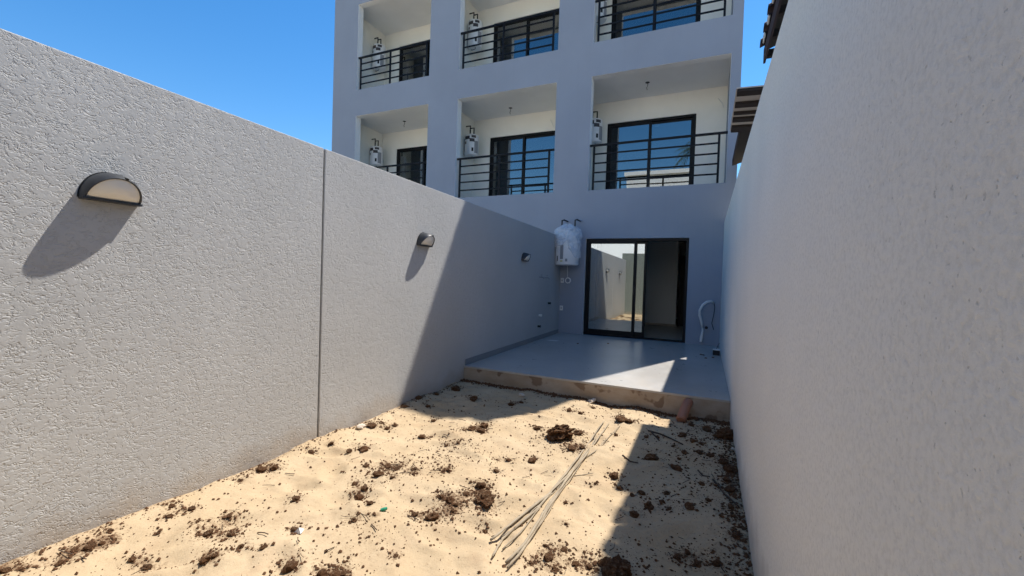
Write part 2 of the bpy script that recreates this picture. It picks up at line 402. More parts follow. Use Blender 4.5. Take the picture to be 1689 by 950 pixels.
# ------------------------------------------------------------------ garden walls
def local_box_wall(name, y0, y1, ztop, mt, parent):
    return MB().box((-WALL_T, y0, -.24), (0, y1, ztop)).build(name, mt, parent, bevel=.006)
gw = empty('garden_wall', (LW0, 0, 0), LW_ANG)
JY = (on_left(530, 480)-Vector((LW0, 0, 0))).length
JY = math.sqrt(max(0, (on_left(530, 480).x-LW0)**2+on_left(530, 480).y**2))
LEN = (D-.004)/math.cos(LW_ANG)-.006
local_box_wall('wall_panel', REAR_Y, JY-.008, LW_TOP, M['stucco'], gw)
local_box_wall('wall_panel', JY+.008, LEN, LW_TOP, M['stucco'], gw)
MB().box((-WALL_T+.01, JY-.009, -.24), (-.012, JY+.009, LW_TOP-.006)).build('expansion_joint', M['joint'], gw)
ys = SLAB_Y/math.cos(LW_ANG)+.02; k = 0
while ys < LEN-.02:
    ye = min(ys+.6, LEN-.004)
    MB().box((.0005, ys, PZ+.001), (.012, ye-.003, PZ+.085)).build('skirting_tile', M['skirt'], gw, bevel=.002); ys = ye
tag(gw, 'long grey grooved stucco wall with three half-moon lamps and a vertical joint', 'wall')
rw = MB().box((RW_X, REAR_Y, -.24), (RW_X+WALL_T, D-.003, RW_TOP)).build('plain_wall', M['plaster'], bevel=.012)
tag(rw, 'tall shaded grey plaster wall without lamps, finely pitted', 'wall')
bw = MB().box((lw_x(REAR_Y)-WALL_T, REAR_Y-.16, -.24), (RW_X+WALL_T, REAR_Y-.002, 2.75)).build('rear_wall', M['rear'])
tag(bw, 'dark grey green wall closing the yard, mirrored in the patio door', 'wall')

# ------------------------------------------------------------------ apartment building
COLS = [(-9.46, -6.915), (-6.0, -3.323), (-2.50, .282)]
ROWS = [(3.466, 6.004), (6.752, 9.21)]
DOOR = (-2.502, -.345, 2.384)
FT = .2
bld = empty('apartment_building', (-5, D, 0))
def child(o, p):          # parent keeping world coordinates
    o.parent = p; o.matrix_parent_inverse = Matrix.Translation(-Vector(p.location)); return o
def grid_wall(xs, zs, hole, y0, y1):
    b = MB(); solid = lambda i, k: 0 <= i < len(xs)-1 and 0 <= k < len(zs)-1 and not hole((xs[i]+xs[i+1])/2, (zs[k]+zs[k+1])/2)
    for i in range(len(xs)-1):
        for k in range(len(zs)-1):
            if not solid(i, k): continue
            a, c, d, e = xs[i], xs[i+1], zs[k], zs[k+1]
            b.quad((a,y0,d),(c,y0,d),(c,y0,e),(a,y0,e)); b.quad((c,y1,d),(a,y1,d),(a,y1,e),(c,y1,e))
            b.m = 1 if (BX0 < a and k > 0) else 0
            if not solid(i-1, k): b.m = int(i > 0); b.quad((a,y1,d),(a,y0,d),(a,y0,e),(a,y1,e))
            if not solid(i+1, k): b.m = int(i < len(xs)-2); b.quad((c,y0,d),(c,y1,d),(c,y1,e),(c,y0,e))
            b.m = 0
            if not solid(i, k-1): b.m = int(k > 0); b.quad((a,y1,d),(c,y1,d),(c,y0,d),(a,y0,d))
            if not solid(i, k+1): b.m = 0; b.quad((a,y0,e),(c,y0,e),(c,y1,e),(a,y1,e))
            b.m = 0
    return b
xs = sorted([BX0, BX1, DOOR[0], DOOR[1]]+[x for c in COLS for x in c])
zs = sorted([-.24, PZ+.0, DOOR[2], ROOF]+[z for r in ROWS for z in r])
def fhole(x, z):
    if DOOR[0] < x < DOOR[1] and PZ < z < DOOR[2]: return True
    return any(c[0] < x < c[1] for c in COLS) and any(r[0] < z < r[1] for r in ROWS)
child(grid_wall(xs, zs, fhole, D, D+FT).build('facade_wall', [M['facade'], M['white_paint']]), bld)
DEPTH = 9.
def part(name, b, mt, **kw): return child(b.build(name, mt, **kw), bld)
part('side_wall', MB().box((BX0, D+FT+.001, -.24), (BX0+.18, D+DEPTH, ROOF-.003)), M['facade'])
part('side_wall', MB().box((BX1-.18, D+FT+.001, -.24), (BX1, D+DEPTH, ROOF-.003)), M['facade'])
part('rear_facade', MB().box((BX0+.181, D+DEPTH-.2, -.24), (BX1-.181, D+DEPTH, ROOF-.003)), M['facade'])
part('roof_slab', MB().box((BX0+.181, D+FT+.001, ROOF-1.2), (BX1-.181, D+DEPTH-.201, ROOF-.95)), M['white_paint'])

BACK = 12.0*.923
RL = .415                      # the recess runs on behind the pillar
def sliding_door(x0, x1, z0, z1, y, split, parent, gap_open=None, gm='glass'):
    """black aluminium frame, two leaves; y is the outer face of the frame"""
    fr = MB(); w = .055; dp = .11
    fr.box((x0, y, z0), (x0+w, y+dp, z1)).box((x1-w, y, z0), (x1, y+dp, z1))
    fr.box((x0+w+.0005, y+.001, z1-w), (x1-w-.0005, y+dp-.001, z1)).box((x0+w+.0005, y+.001, z0), (x1-w-.0005, y+dp-.001, z0+.035))
    d = child(fr.build('sliding_door', M['frame'], bevel=.003), parent)
    def leaf(a, c, yy, handle):
        s = .055; b = MB(); za, zb = z0+.036, z1-w-.001
        b.box((a, yy, za), (a+s, yy+.038, zb)).box((c-s, yy, za), (c, yy+.038, zb))
        b.box((a+s+.0005, yy+.001, zb-s), (c-s-.0005, yy+.037, zb)).box((a+s+.0005, yy+.001, za), (c-s-.0005, yy+.037, za+.105))
        lf = b.build('leaf_frame', M['frame'], d, bevel=.003)
        lf.matrix_parent_inverse = Matrix.Identity(4)
        hw, hh = (c-a)/2-s+.004, (zb-s+.004-za-.10)/2
        pn = MB().box((-hw, -.003, -hh), (hw, .003, hh)).build('pane', M[gm], d)
        pn.location = ((a+c)/2, yy+.019, za+.10+hh); pn.rotation_euler = (0, 0, .024 if gm != 'glass' else 0)
        hx = c-s+.012 if handle > 0 else a+.014
        MB().box((hx, yy-.012, z0+.95), (hx+.028, yy-.001, z0+1.13)).build('handle', M['black'], d, bevel=.003)
    if gap_open is None:
        leaf(x0+w+.001, split+.03, y+.008, 1); leaf(split-.03, x1-w-.001, y+.058, -1)
    else:
        leaf(x0+w+.001, split+.03, y+.008, 1); leaf(gap_open[0], gap_open[1], y+.058, -1)
    for o in d.children: o.matrix_parent_inverse = Matrix.Identity(4)
    return d

def railing(x0, x1, z0, ztop, y, parent):
    b = MB().box((x0+.002, y-.024, ztop-.042), (x1-.002, y+.024, ztop))
    r = child(b.build('railing', M['rail'], bevel=.003), parent); w = x1-x0
    for f in (.035, .46, .945):
        MB().box((x0+w*f-.022, y-.016, z0+.001), (x0+w*f+.022, y+.016, ztop-.043)).build('post', M['rail'], r)
    posts = [x0+w*f for f in (.035, .46, .945)]
    h = ztop-z0
    for q in (.19, .39, .59, .79):
        for xa, xb in ((posts[0]+.0225, posts[1]-.0225), (posts[1]+.0225, posts[2]-.0225)):
            MB().box((xa, y-.011, z0+h*q-.0155), (xb, y+.011, z0+h*q+.0155)).build('bar', M['rail'], r)
    return r

DX = [(-9.29, -7.2), (-5.88, -3.78), (-2.47, -.36)]
def shell(b, x0, x1, y0, y1, z0, z1, hole=None):
    b.m = 0; b.quad((x0,y0,z0),(x1,y0,z0),(x1,y1,z0),(x0,y1,z0))
    b.m = 1; b.quad((x0,y1,z1),(x1,y1,z1),(x1,y0,z1),(x0,y0,z1))
    b.m = 2; b.quad((x0,y0,z0),(x0,y1,z0),(x0,y1,z1),(x0,y0,z1)); b.quad((x1,y1,z0),(x1,y0,z0),(x1,y0,z1),(x1,y1,z1))
    if hole:
        a, c, h = hole
        b.quad((x0,y1,z0),(a,y1,z0),(a,y1,z1),(x0,y1,z1)); b.quad((c,y1,z0),(x1,y1,z0),(x1,y1,z1),(c,y1,z1))
        b.quad((a,y1,h),(c,y1,h),(c,y1,z1),(a,y1,z1))
        for p in (((a,y1,z0),(a,y1+.14,z0),(a,y1+.14,h),(a,y1,h)), ((c,y1+.14,z0),(c,y1,z0),(c,y1,h),(c,y1+.14,h)), ((a,y1,h),(a,y1+.14,h),(c,y1+.14,h),(c,y1,h))):
            b.quad(*p)
    else: b.quad((x0,y1,z0),(x1,y1,z0),(x1,y1,z1),(x0,y1,z1))
for ri, (z0, z1) in enumerate(ROWS):
    for ci, (x0, x1) in enumerate(COLS):
        dz = z0+2.035
        b = MB(); shell(b, x0-RL, x1+.03, D+FT, BACK, z0, z1+.045, (DX[ci][0], DX[ci][1], dz))
        part('balcony_recess', b, [M['cream'], M['white_paint'], M['cream']])
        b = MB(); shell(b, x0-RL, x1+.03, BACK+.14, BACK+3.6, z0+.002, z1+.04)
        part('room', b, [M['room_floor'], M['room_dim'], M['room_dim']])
        sliding_door(DX[ci][0]+.002, DX[ci][1]-.002, z0+.003, dz-.002, BACK+.02, (DX[ci][0]+DX[ci][1])/2, bld)
        railing(x0, x1, z0, z0+(1.03 if ri == 0 else .965), D+.06, bld)
# ground floor room behind the patio door
sliding_door(DOOR[0]+.002, DOOR[1]-.002, PZ+.003, DOOR[2]-.002, D+.05, -1.42, bld, gap_open=(-2.27, -1.175), gm='mirror_glass')
b = MB(); shell(b, -3.2, .28, D+FT, D+6.6, PZ+.002, 2.9); part('room', b, [M['room_floor'], M['room'], M['room']])
part('partition', MB().box((-3.19, 13.0, PZ+.003), (-.75, 13.12, 2.88)), M['room'])
part('skirting', MB().box((-3.19, 12.985, PZ+.003), (-.76, 12.999, PZ+.07)), M['room_floor'])
part('interior_door', MB().box((-.70, 13.3, PZ+.003), (-.52, 13.36, 2.25)), M['frame'])
part('interior_door', MB().box((-.44, 12.3, PZ+.003), (-.36, 13.2, 2.1)), M['frame'])

# lit downlights seen through the upper doors
def downlight(px, py, z, label):
    p = on_z(px, py, z-.012)
    o = empty('downlight', p)
    MB().lathe([(.0, 0), (.06, 0), (.06, .01), (.0, .01)]).build('bulb', M['bulb'], o)
    MB().lathe([(.061, -.002), (.08, -.002), (.08, .011), (.061, .011)]).build('trim_ring', M['white_plastic'], o)
    tag(o, label, 'ceiling light', 'lit ceiling lights inside the flats')
downlight(1084, 208, ROWS[0][1]+.04, 'small lit ceiling light behind the middle-floor balcony door nearest the plaster wall')
downlight(690, 258, ROWS[0][1]+.04, 'small lit ceiling light in the flat behind the lower balcony above the garden wall')
downlight(698, 89, ROWS[1][1]+.04, 'small lit ceiling light in the top flat at the far corner of the building')

# ------------------------------------------------------------------ water heaters
def curved_patch(b, r, a0, a1, z0, z1, n=8, th=.002):
    vs = []; fs = []
    for i in range(n+1):
        a = a0+(a1-a0)*i/n
        for rr, zz in ((r, z0), (r, z1), (r+th, z1), (r+th, z0)): vs.append((rr*math.cos(a), rr*math.sin(a), zz))
    for i in range(n):
        for k in range(4): fs.append((i*4+k, i*4+(k+1)%4, i*4+4+(k+1)%4, i*4+4+k))
    fs += [(0, 3, 2, 1), (n*4, n*4+1, n*4+2, n*4+3)]
    b.add(vs, fs)
def small_heater(loc, label, H):
    o = empty('water_heater', loc); R = .2
    MB().lathe([(.03, 0), (R-.05, .003), (R-.012, .02), (R, .05), (R, H-.05), (R-.012, H-.02), (R-.06, H), (.03, H+.008)], n=32).build('tank', M['tank'], o, smooth='auto')
    A = -math.pi/2+.15
    lb = MB(); curved_patch(lb, R+.001, A-.80, A+.05, H-.165, H-.075); curved_patch(lb, R+.001, A+.056, A+.75, H-.235, H-.145); curved_patch(lb, R+.001, A+.30, A+.95, H-.125, H-.055)
    curved_patch(lb, R+.001, A-.78, A-.5, H-.29, H-.22)
    lb.build('printed_label', M['label_dark'], o)
    lb = MB(); curved_patch(lb, R+.001, A+.35, A+.62, .10, .20); lb.build('control_panel', M['black'], o)
    lb = MB(); curved_patch(lb, R+.001, A+.75, A+1.35, .06, .40); lb.build('data_plate', M['grey_plastic'], o)
    MB().tube([(-.05,-.02,H), (-.05,-.02,H+.13), (-.05,-.02,H+.26), (-.19,-.02,H+.26)], .018).build('pipe', M['pipe_dark'], o)
    MB().tube([(.07,-.02,H), (.07,-.02,H+.19), (-.03,-.02,H+.19)], .018).build('pipe', M['pipe_dark'], o)
    MB().lathe([(.02, 0), (.02, .045)], (-.05, -.02, H+.10), 12).build('valve', M['pipe_dark'], o)
    MB().lathe([(.02, 0), (.02, .035)], (.07, -.02, H+.02), 12).build('valve', M['pipe_dark'], o)
    MB().box((-.229, -.05, .05), (-R+.005, .05, .5)).build('wall_bracket', M['grey_plastic'], o)
    MB().tube([(.05,-.05,.0), (.05,-.06,-.05), (-.06,-.07,-.07), (-.1,-.03,-.02)], .007, 6).build('cable', M['black'], o)
    return tag(o, label, 'water heater', 'white water heaters on the balconies')
HL = ['white water heater with dark label on the lower balcony beside the garden wall top', 'white water heater with dark label on the middle balcony of the lower row',
      'white water heater half hidden by the pillar on the lower balcony nearest the plaster wall', 'white water heater with dark label on the top-row balcony at the building corner',
      'white water heater with dark label on the middle balcony of the top row', 'white water heater behind the railing of the top-row balcony nearest the plaster wall']
k = 0
for ri, (z0, z1) in enumerate(ROWS):
    for ci, (x0, x1) in enumerate(COLS):
        small_heater((x0-RL+.23, 10.56, z0+(1.38 if ri == 0 else 1.12)), HL[k], .60 if ri == 0 else .74); k += 1

# big heater in plastic film beside the patio door
hc = on_y(934.5, 438, D-.30); R, H = .262, .77
o = empty('water_heater', (hc.x, D-.30, hc.z))
MB().lathe([(.03, 0), (R-.05, .002), (R-.008, .014), (R, .035), (R, H-.10), (R-.03, H-.04), (R-.10, H), (.03, H+.015)], n=40).build('tank', M['tank'], o, smooth='auto')
A = -math.pi/2-.12
lb = MB(); curved_patch(lb, R+.001, A-.18, A+.1, .13, .44); lb.build('control_panel', M['grey_plastic'], o)
lb = MB(); curved_patch(lb, R+.001, A-.16, A+.06, .075, .10); lb.build('energy_sticker', M['yellow'], o)
lb = MB(); curved_patch(lb, R+.001, A+.28, A+.46, .08, .14); lb.build('knob_plate', M['grey_plastic'], o)
lb = MB(); curved_patch(lb, R+.001, A-.52, A-.42, .09, .2); lb.build('side_label', M['black'], o)
film = MB(); nu, nv = 64, 26; vs = []; fs = []
for j in range(nv+1):
    t = j/nv
    for i in range(nu):
        a = 2*math.pi*i/nu; q = Vector((math.cos(a)*2.2, math.sin(a)*2.2, t*4))
        if t < .8:
            z = .20+.10*noise.noise(Vector((math.cos(a)*1.5, math.sin(a)*1.5, 3)))*(1-t/.8)*2 + (H-.18)*t/.8
            if math.sin(a-.0) < -.2 and math.cos(a) < .35: z += (1-t/.8)*.18      # pulled up off the front panel
            r = R+.022+.035*abs(noise.noise(q))+.022*noise.noise(q*2.7)+.03*(1-t/.8)*abs(noise.noise(Vector((a*3, 1, 1))))
        else:
            w = (t-.8)/.2; r = (R+.02)*(1-w*.82)+.03*noise.noise(q*2.0); z = H+.03+.12*w+.03*noise.noise(q*2.4)
        vs.append((r*math.cos(a), min(r*math.sin(a), .292), z))
for j in range(nv):
    for i in range(nu): fs.append((j*nu+i, j*nu+(i+1)%nu, (j+1)*nu+(i+1)%nu, (j+1)*nu+i))
film.add(vs, fs); film.build('plastic_wrap', M['film'], o, smooth=False)
for x in (-.14, .16):
    MB().tube([(x,0,H-.02), (x,0,H+.13), (x,0,H+.235), (x+.03,.05,H+.25), (x+.04,.295,H+.25)], .017).build('pipe', M['pipe_dark'], o)
MB().lathe([(.03,0),(.034,.01),(.03,.02)], (.22, .25, H+.24), 12).build('pipe_rose', M['chrome'], o)
MB().tube([(.02,.0,.0), (.02,.02,-.15), (.02,.05,-.27)], .006, 6).build('cable', M['white_plastic'], o)
pts = [(.02+(.055+.004*k/8)*math.sin(k*.8), .06+.0015*k, -.33+(.055+.004*k/8)*math.cos(k*.8)) for k in range(24)]
MB().tube(pts, .009, 6).build('coiled_cable', M['white_plastic'], o)
MB().box((-.2, .22, .2), (.2, .297, .6)).build('wall_bracket', M['grey_plastic'], o)
tag(o, 'large white water heater wrapped in clear plastic film beside the patio door', 'water heater')

# ------------------------------------------------------------------ half-moon wall lamps
def wall_lamp(px, py, label):
    p = on_left(px, py); o = empty('wall_lamp', p, LW_ANG)
    W, Hh, E0, E1 = .124, .145, .045, .118        # half width, height, projection at base and at the crown
    n = 24
    def arc(sy, sz, t, inset=0., raise_=0.):
        return [((E0+(E1-E0)*math.sin(math.pi*i/n)**.9)*t-inset, -math.cos(math.pi*i/n)*W*sy, math.sin(math.pi*i/n)*Hh*sz+raise_) for i in range(n+1)]
    b = MB(); rings = [arc(1., 1., 0.), arc(1., .985, .3), arc(.985, .93, .65), arc(.965, .84, .88), arc(.94, .76, 1.), arc(.885, .70, 1., .002, .005), arc(.88, .695, 1., .010, .005)]
    vs = [v for r in rings for v in r]; fs = []
    for j in range(len(rings)-1):
        for i in range(n): fs.append((j*(n+1)+i, j*(n+1)+i+1, (j+1)*(n+1)+i+1, (j+1)*(n+1)+i))
    b.add(vs, fs); b.build('hood', M['lamp_body'], o, smooth='auto')
    gk = [(0.004, -math.cos(math.pi*i/n)*(W+.004), math.sin(math.pi*i/n)*(Hh+.004)) for i in range(n+1)]
    MB().add(gk+[(0., y, z) for x, y, z in gk], [tuple(range(n+1))]+[(i, i+n+1, i+n+2, i+1) for i in range(n)]).build('gasket', M['black'], o)
    for sy in (-1, 1): MB().tube([(E0*.5, sy*W*.8, -.0115), (E0*.5, sy*W*.8, -.0091)], .005, 8).build('screw', M['chrome'], o)
    MB().box((.0, -W, -.009), (E0+.004, W, .005)).build('base_plate', M['lamp_body'], o, bevel=.003)
    f = arc(.882, .697, 1., .008, .005); c = Vector((E0*.45+E1*.55, 0, Hh*.30))
    vs = list(f); fs = []
    for k in (.75, .5, .25): vs += [tuple(c.lerp(Vector(q), k)+Vector((.010*(1-k*k), 0, -.006*(1-k)))) for q in f]
    for j in range(3):
        for i in range(n): fs.append((j*(n+1)+i, j*(n+1)+i+1, (j+1)*(n+1)+i+1, (j+1)*(n+1)+i))
        fs.append((j*(n+1)+n, j*(n+1), (j+1)*(n+1), (j+1)*(n+1)+n))
    fs.append(tuple(3*(n+1)+i for i in range(n+1)))
    MB().add(vs, fs).build('diffuser', M['lamp_glass'], o, smooth='auto')
    MB().add([(.02,.018,Hh*.97),(.02,.03,Hh*.965),(.115,.03,Hh*.74),(.115,.018,Hh*.745),(.02,.018,Hh*1.01),(.02,.03,Hh*1.005),(.119,.03,Hh*.80),(.119,.018,Hh*.805)], [(0,3,2,1),(4,5,6,7),(0,1,5,4),(1,2,6,5),(2,3,7,6),(3,0,4,7)]).build('clip', M['black'], o)
    tag(o, label, 'wall lamp', 'half-moon lamps along the garden wall')
LH = 1.765
def lamp_at(px, py): return px, py
wall_lamp(180, 332, 'half-moon grey wall lamp casting the longest shadow, on the panel before the joint')
wall_lamp(698, 405, 'half-moon grey wall lamp in sun beside the shadow edge on the garden wall')
wall_lamp(864, 430, 'half-moon wall lamp in the shade above the patio taps')

# ------------------------------------------------------------------ fittings on the walls
def left_thing(name, px, py, label, cat, group=None):
    o = empty(name, on_left(px, py), LW_ANG); return tag(o, label, cat, group)
for (px, py, lab) in ((889.5, 457, 'small chrome tap on the shaded wall, farther from the facade of the pair'), (898.5, 458, 'small chrome tap on the shaded wall, next to the white socket box')):
    o = left_thing('tap', px, py, lab, 'tap', 'taps over the patio')
    MB().tube([(0,0,0), (.05,0,0), (.085,0,-.005), (.10,0,-.035)], [.011,.011,.010,.008], 8).build('spout', M['chrome'], o)
    MB().lathe([(.024,-.002),(.024,.003),(.02,.008)], n=12).build('flange', M['chrome'], o)
    MB().tube([(.05,-.03,.045), (.05,.03,.045)], .006, 6).build('handle', M['chrome'], o); MB().tube([(.05,0,.0), (.05,0,.045)], .006, 6).build('stem', M['chrome'], o)
for (px, py, lab) in ((912.5, 462, 'white socket box on the facade corner below the big heater'), (912, 507, 'white socket box low on the facade corner beside the wall')):
    p = on_y(px, py, D-.001); x = max(p.x, lw_x(D)+.06)
    o = empty('socket_box', (x, D-.001, p.z)); tag(o, lab, 'socket')
    MB().box((-.035, -.022, -.055), (.035, -.001, .055)).build('cover', M['white_plastic'], o, bevel=.004)
    MB().box((-.012, -.026, -.02), (.012, -.0225, .02)).build('switch', M['grey_plastic'], o)
for (px, py, lab, mt) in ((904, 500, 'capped dark pipe stub beside the lower socket box', 'pipe_dark'), (889, 520, 'capped white pipe stub on the shaded wall below the taps', 'white_plastic'), (887, 538, 'dark drain stub low on the shaded wall above the skirting', 'pipe_dark')):
    o = left_thing('pipe_stub', px, py, lab, 'pipe')
    MB().tube([(0,0,0), (.045,0,0)], .02, 12).build('pipe', M[mt], o); MB().tube([(.0451,0,0), (.06,0,0)], .025, 12).build('cap', M[mt], o)

# insulated line set sticking out of the facade
o = empty('insulated_hose', on_y(1176, 500, D)); base = o.location.copy(); tag(o, 'white insulated hose looping out of the facade with a thin black cable', 'hose')
def P(px, py, off): q = on_y(px, py, D-off); return q-base
pts = [P(1177,499,.0), P(1173,497,.07), P(1166,498,.12), P(1159,503,.13), P(1154,512,.12), P(1154,520,.10), P(1157,531,.08), P(1158.5,540,.06)]
MB().tube(pts, [.022,.024,.026,.026,.024,.026,.025,.023], 10).build('insulation', M['white_plastic'], o, smooth=True)
MB().tube([P(1158.5,541,.06), P(1159,545,.06), P(1157,556,.05), P(1155.5,564,.06)], [.016,.02,.03,.022], 9).build('frayed_end', M['white_plastic'], o)
MB().tube([P(1178,501,.0), P(1179,507,.05), P(1177,520,.04), P(1174,533,.04), P(1177,544,.03)], .007, 6).build('cable', M['black'], o)
o = empty('drain_stub', on_y(1165, 540, D)); tag(o, 'short dark pipe stub in the facade beside the white hose', 'pipe')
MB().tube([(0,0,0), (0,-.05,0)], .024, 12).build('pipe', M['pipe_dark'], o); MB().tube([(0,-.0501,0), (0,-.062,0)], .03, 12).build('cap', M['rust'], o)

# hooks and loose wires on the balconies
for (px, py, z, lab) in ((1068,136,ROWS[0][1]+.045,'ceiling hook with wire in the lower balcony nearest the plaster wall'), (842,178,ROWS[0][1]+.045,'ceiling hook with wire in the middle lower balcony'), (667,200,ROWS[0][1]+.045,'ceiling hook with wire in the lower balcony beside the garden wall top')):
    p = on_z(px, py, z); o = empty('ceiling_wire', (p.x, p.y, z)); tag(o, lab, 'wire', 'light wires hanging from balcony ceilings')
    MB().lathe([(.05, -.004), (.05, -.001)], n=14).build('ceiling_box', M['black'], o)
    MB().tube([(.0,0,-.004), (.01,0,-.06), (-.015,0,-.12), (.0,0,-.17)], .006, 6).build('wire', M['black'], o)
for (px, py, lab) in ((1189,170,'loose white wire on the wall of the lower balcony nearest the plaster wall'), (911,204,'loose white wire on the wall of the middle lower balcony')):
    p = on_y(px, py, BACK-.02); o = MB().tube([(-.06,.015,.12), (-.02,-.05,.05), (.03,-.06,-.03), (.06,-.03,-.12)], .009, 6).build('loose_wire', M['white_plastic']); o.location = p
    tag(o, lab, 'wire', 'loose white wires on balcony walls')

# ------------------------------------------------------------------ litter on the patio
p = on_z(911, 562, PZ); o = MB().add([(-.12,-.05,.002),(.10,-.06,.004),(.14,.03,.012),(-.07,.05,.003),(.02,.0,.016)], [(0,1,4),(1,2,4),(2,3,4),(3,0,4)]).build('paper_scrap', M['white_plastic']); o.location = (p.x, p.y, PZ+.001)
tag(o, 'white paper scrap on the patio near the skirting', 'paper')
p = on_z(1187, 586, PZ); o = empty('junction_box', (min(p.x, RW_X-.07), p.y, PZ+.001)); tag(o, 'small black box with white lid on the patio by the plaster wall', 'box')
MB().box((-.06,-.06,0), (.05,.06,.085)).build('body', M['black'], o, bevel=.004); MB().box((-.062,-.062,.0855), (.055,.065,.10)).build('lid', M['white_plastic'], o, bevel=.003)
MB().tube([(.0,.05,.1), (.02,.06,.16), (.04,.07,.2)], .005, 6).build('cable', M['black'], o)
for (px, py) in ((953, 567), (1003, 567), (1160, 586), (1164, 591), (1176, 590), (1156, 585)):
    p = on_z(px, py, PZ); o = MB().lathe([(.0, 0), (.024, .0), (.018, .012), (.0, .016)], n=7).build('crumb', M['clod']); o.location = (p.x, p.y, PZ+.0005)
    tag(o, 'dark soil crumb dropped on the patio floor near the facade', 'crumb', 'crumbs on the patio floor')

# ------------------------------------------------------------------ orange pipe at the slab
a = on_sand(1124, 696); bq = on_y(1135, 664, SLAB_Y-.02)
o = empty('drain_pipe', a); tag(o, 'short orange plastic drain pipe leaning out of the slab edge into sand', 'pipe')
v = Vector((bq.x-a.x, bq.y-a.y, bq.z-a.z)); st = Vector((0, 0, .035))
MB().tube([st-v*.04, st+v*.5, v+Vector((0,.03,0))], .05, 20).build('pipe', M['orange_pvc'], o, smooth='auto')
MB().tube([st-v*.10, st-v*.041], [.046, .054], 20).build('socket_end', M['orange_pvc'], o, smooth='auto')

# ------------------------------------------------------------------ clods, crumbs, stalks on the sand
def clod_mesh(seed, sub=2):
    import bmesh
    bm = bmesh.new(); bmesh.ops.create_icosphere(bm, subdivisions=sub, radius=1)
    s = Vector((seed*3.7, seed*1.3, seed*.7))
    for v in bm.verts:
        d = v.co.normalized()
        k = .80+.36*noise.noise(d*1.4+s)+.34*noise.noise(d*2.9+s)+.22*abs(noise.noise(d*6+s))+.10*noise.noise(d*13+s)
        v.co = d*k; v.co.z *= .78
    me = bpy.data.meshes.new('soil_clod'); bm.to_mesh(me); bm.free(); me.materials.append(M['clod'])
    return me
CM = [clod_mesh(i) for i in range(10)]
def put_clod(p, r, me, label, group, name='soil_clod'):
    o = bpy.data.objects.new(name, me); C.objects.link(o)
    o.location = (p.x, p.y, p.z+r*.24); o.scale = (r*random.uniform(.85, 1.15), r*random.uniform(.8, 1.1), r*random.uniform(.6, .9))
    o.rotation_euler = (random.uniform(-.4, .4), random.uniform(-.4, .4), random.uniform(0, 6.28))
    return tag(o, label, 'clod', group)
def px_r(p, r): return r*(p-EYE).dot(fw)/FPX
def shaded(p):      # does the sun reach this spot: behind the line of the roof, the corner or the right-hand eaves
    return p.x > -.45 or (p.y > 3.5 and p.x < -1.9+(p.y-3.5)*.4)
BL = ['largest brown soil clod, beside the upper end of the dry stalks', 'big dark clod half in shadow at the lower edge of the sand', 'dark heap of soil against the foot of the plaster wall', 'big crumbly reddish clod on sunlit sand amid smaller lumps']
for i, (x, y, r) in enumerate(BIG):
    p = on_sand(x, y); put_clod(p, px_r(p, r)*1.05, clod_mesh(20+i, 4), BL[i], 'large soil clods')
def mark(px, py, w): p = on_sand(px, py); return (p.x, p.y, w)
SUN_MARKS = [mark(633,843,'around the green piece'), mark(493,879,'around the white scrap'), mark(924,721,'around the largest clod'), mark(900,800,'beside the middle of the dry stalks'), mark(850,920,'beside the lower end of the stalks'),
  mark(799,828,'around the crumbly reddish clod'), mark(790,715,'at the tip of the building shadow'), mark(620,770,'between wall joint and green piece'), mark(1026,690,'between stalk tips and slab'), mark(345,885,'between white scrap and garden wall')]
SHADE_MARKS = [mark(1128,690,'near the orange pipe'), mark(1080,750,'around the dark twigs'), mark(1040,840,'along the edge of sunlight'), mark(1016,945,'around the big half-shaded clod'), mark(1140,830,'in its middle'), mark(1140,925,'at its end away from the slab')]
for i, (x, y, r) in enumerate(CLODS):
    p = on_sand(x, y+r*.4); rr = px_r(p, r)*1.0
    if p.x > RW_X-rr: p.x = RW_X-rr-.005
    sz = 'large' if r >= 9 else 'medium' if r >= 7 else 'small' if r >= 5 else 'tiny'
    if p.y > SLAB_Y-.3: w = 'lying along the foot of the patio slab'
    elif p.x > -.45:
        w = 'in the shade strip '+('touching the plaster wall' if p.x > RW_X-.14 else min(SHADE_MARKS, key=lambda q: (q[0]-p.x)**2+(q[1]-p.y)**2)[2])
    elif shaded(p): w = 'in the building shadow between garden wall and slab'
    elif p.x < lw_x(p.y)+.3: w = 'on sunlit sand against the garden wall '+('past the joint' if p.y > 2.65 else 'under the first lamp' if p.y < 1.7 else 'just before the joint')
    else: w = 'on sunlit sand '+min(SUN_MARKS, key=lambda q: (q[0]-p.x)**2+(q[1]-p.y)**2)[2]
    lab = sz+' '+('dark' if shaded(p) else 'brown')+' clod '+w; gr = sz+' clods '+w
    put_clod(p, rr, CM[i % 10], lab, gr)
for (x, y, r, lab) in ((861,653,6,'pale grey stone in the building shadow near the slab'), (976,663,9,'pale tan lump touching the slab face'), (595,706,9,'white rubble chip at the foot of the garden wall'), (1210,742,6,'white rubble chip at the foot of the plaster wall')):
    p = on_sand(x, y); o = put_clod(p, px_r(p, r), CM[3].copy(), lab, None, 'rubble_chip'); o.data.materials[0] = M['pale_stone']; o['category'] = 'stone'
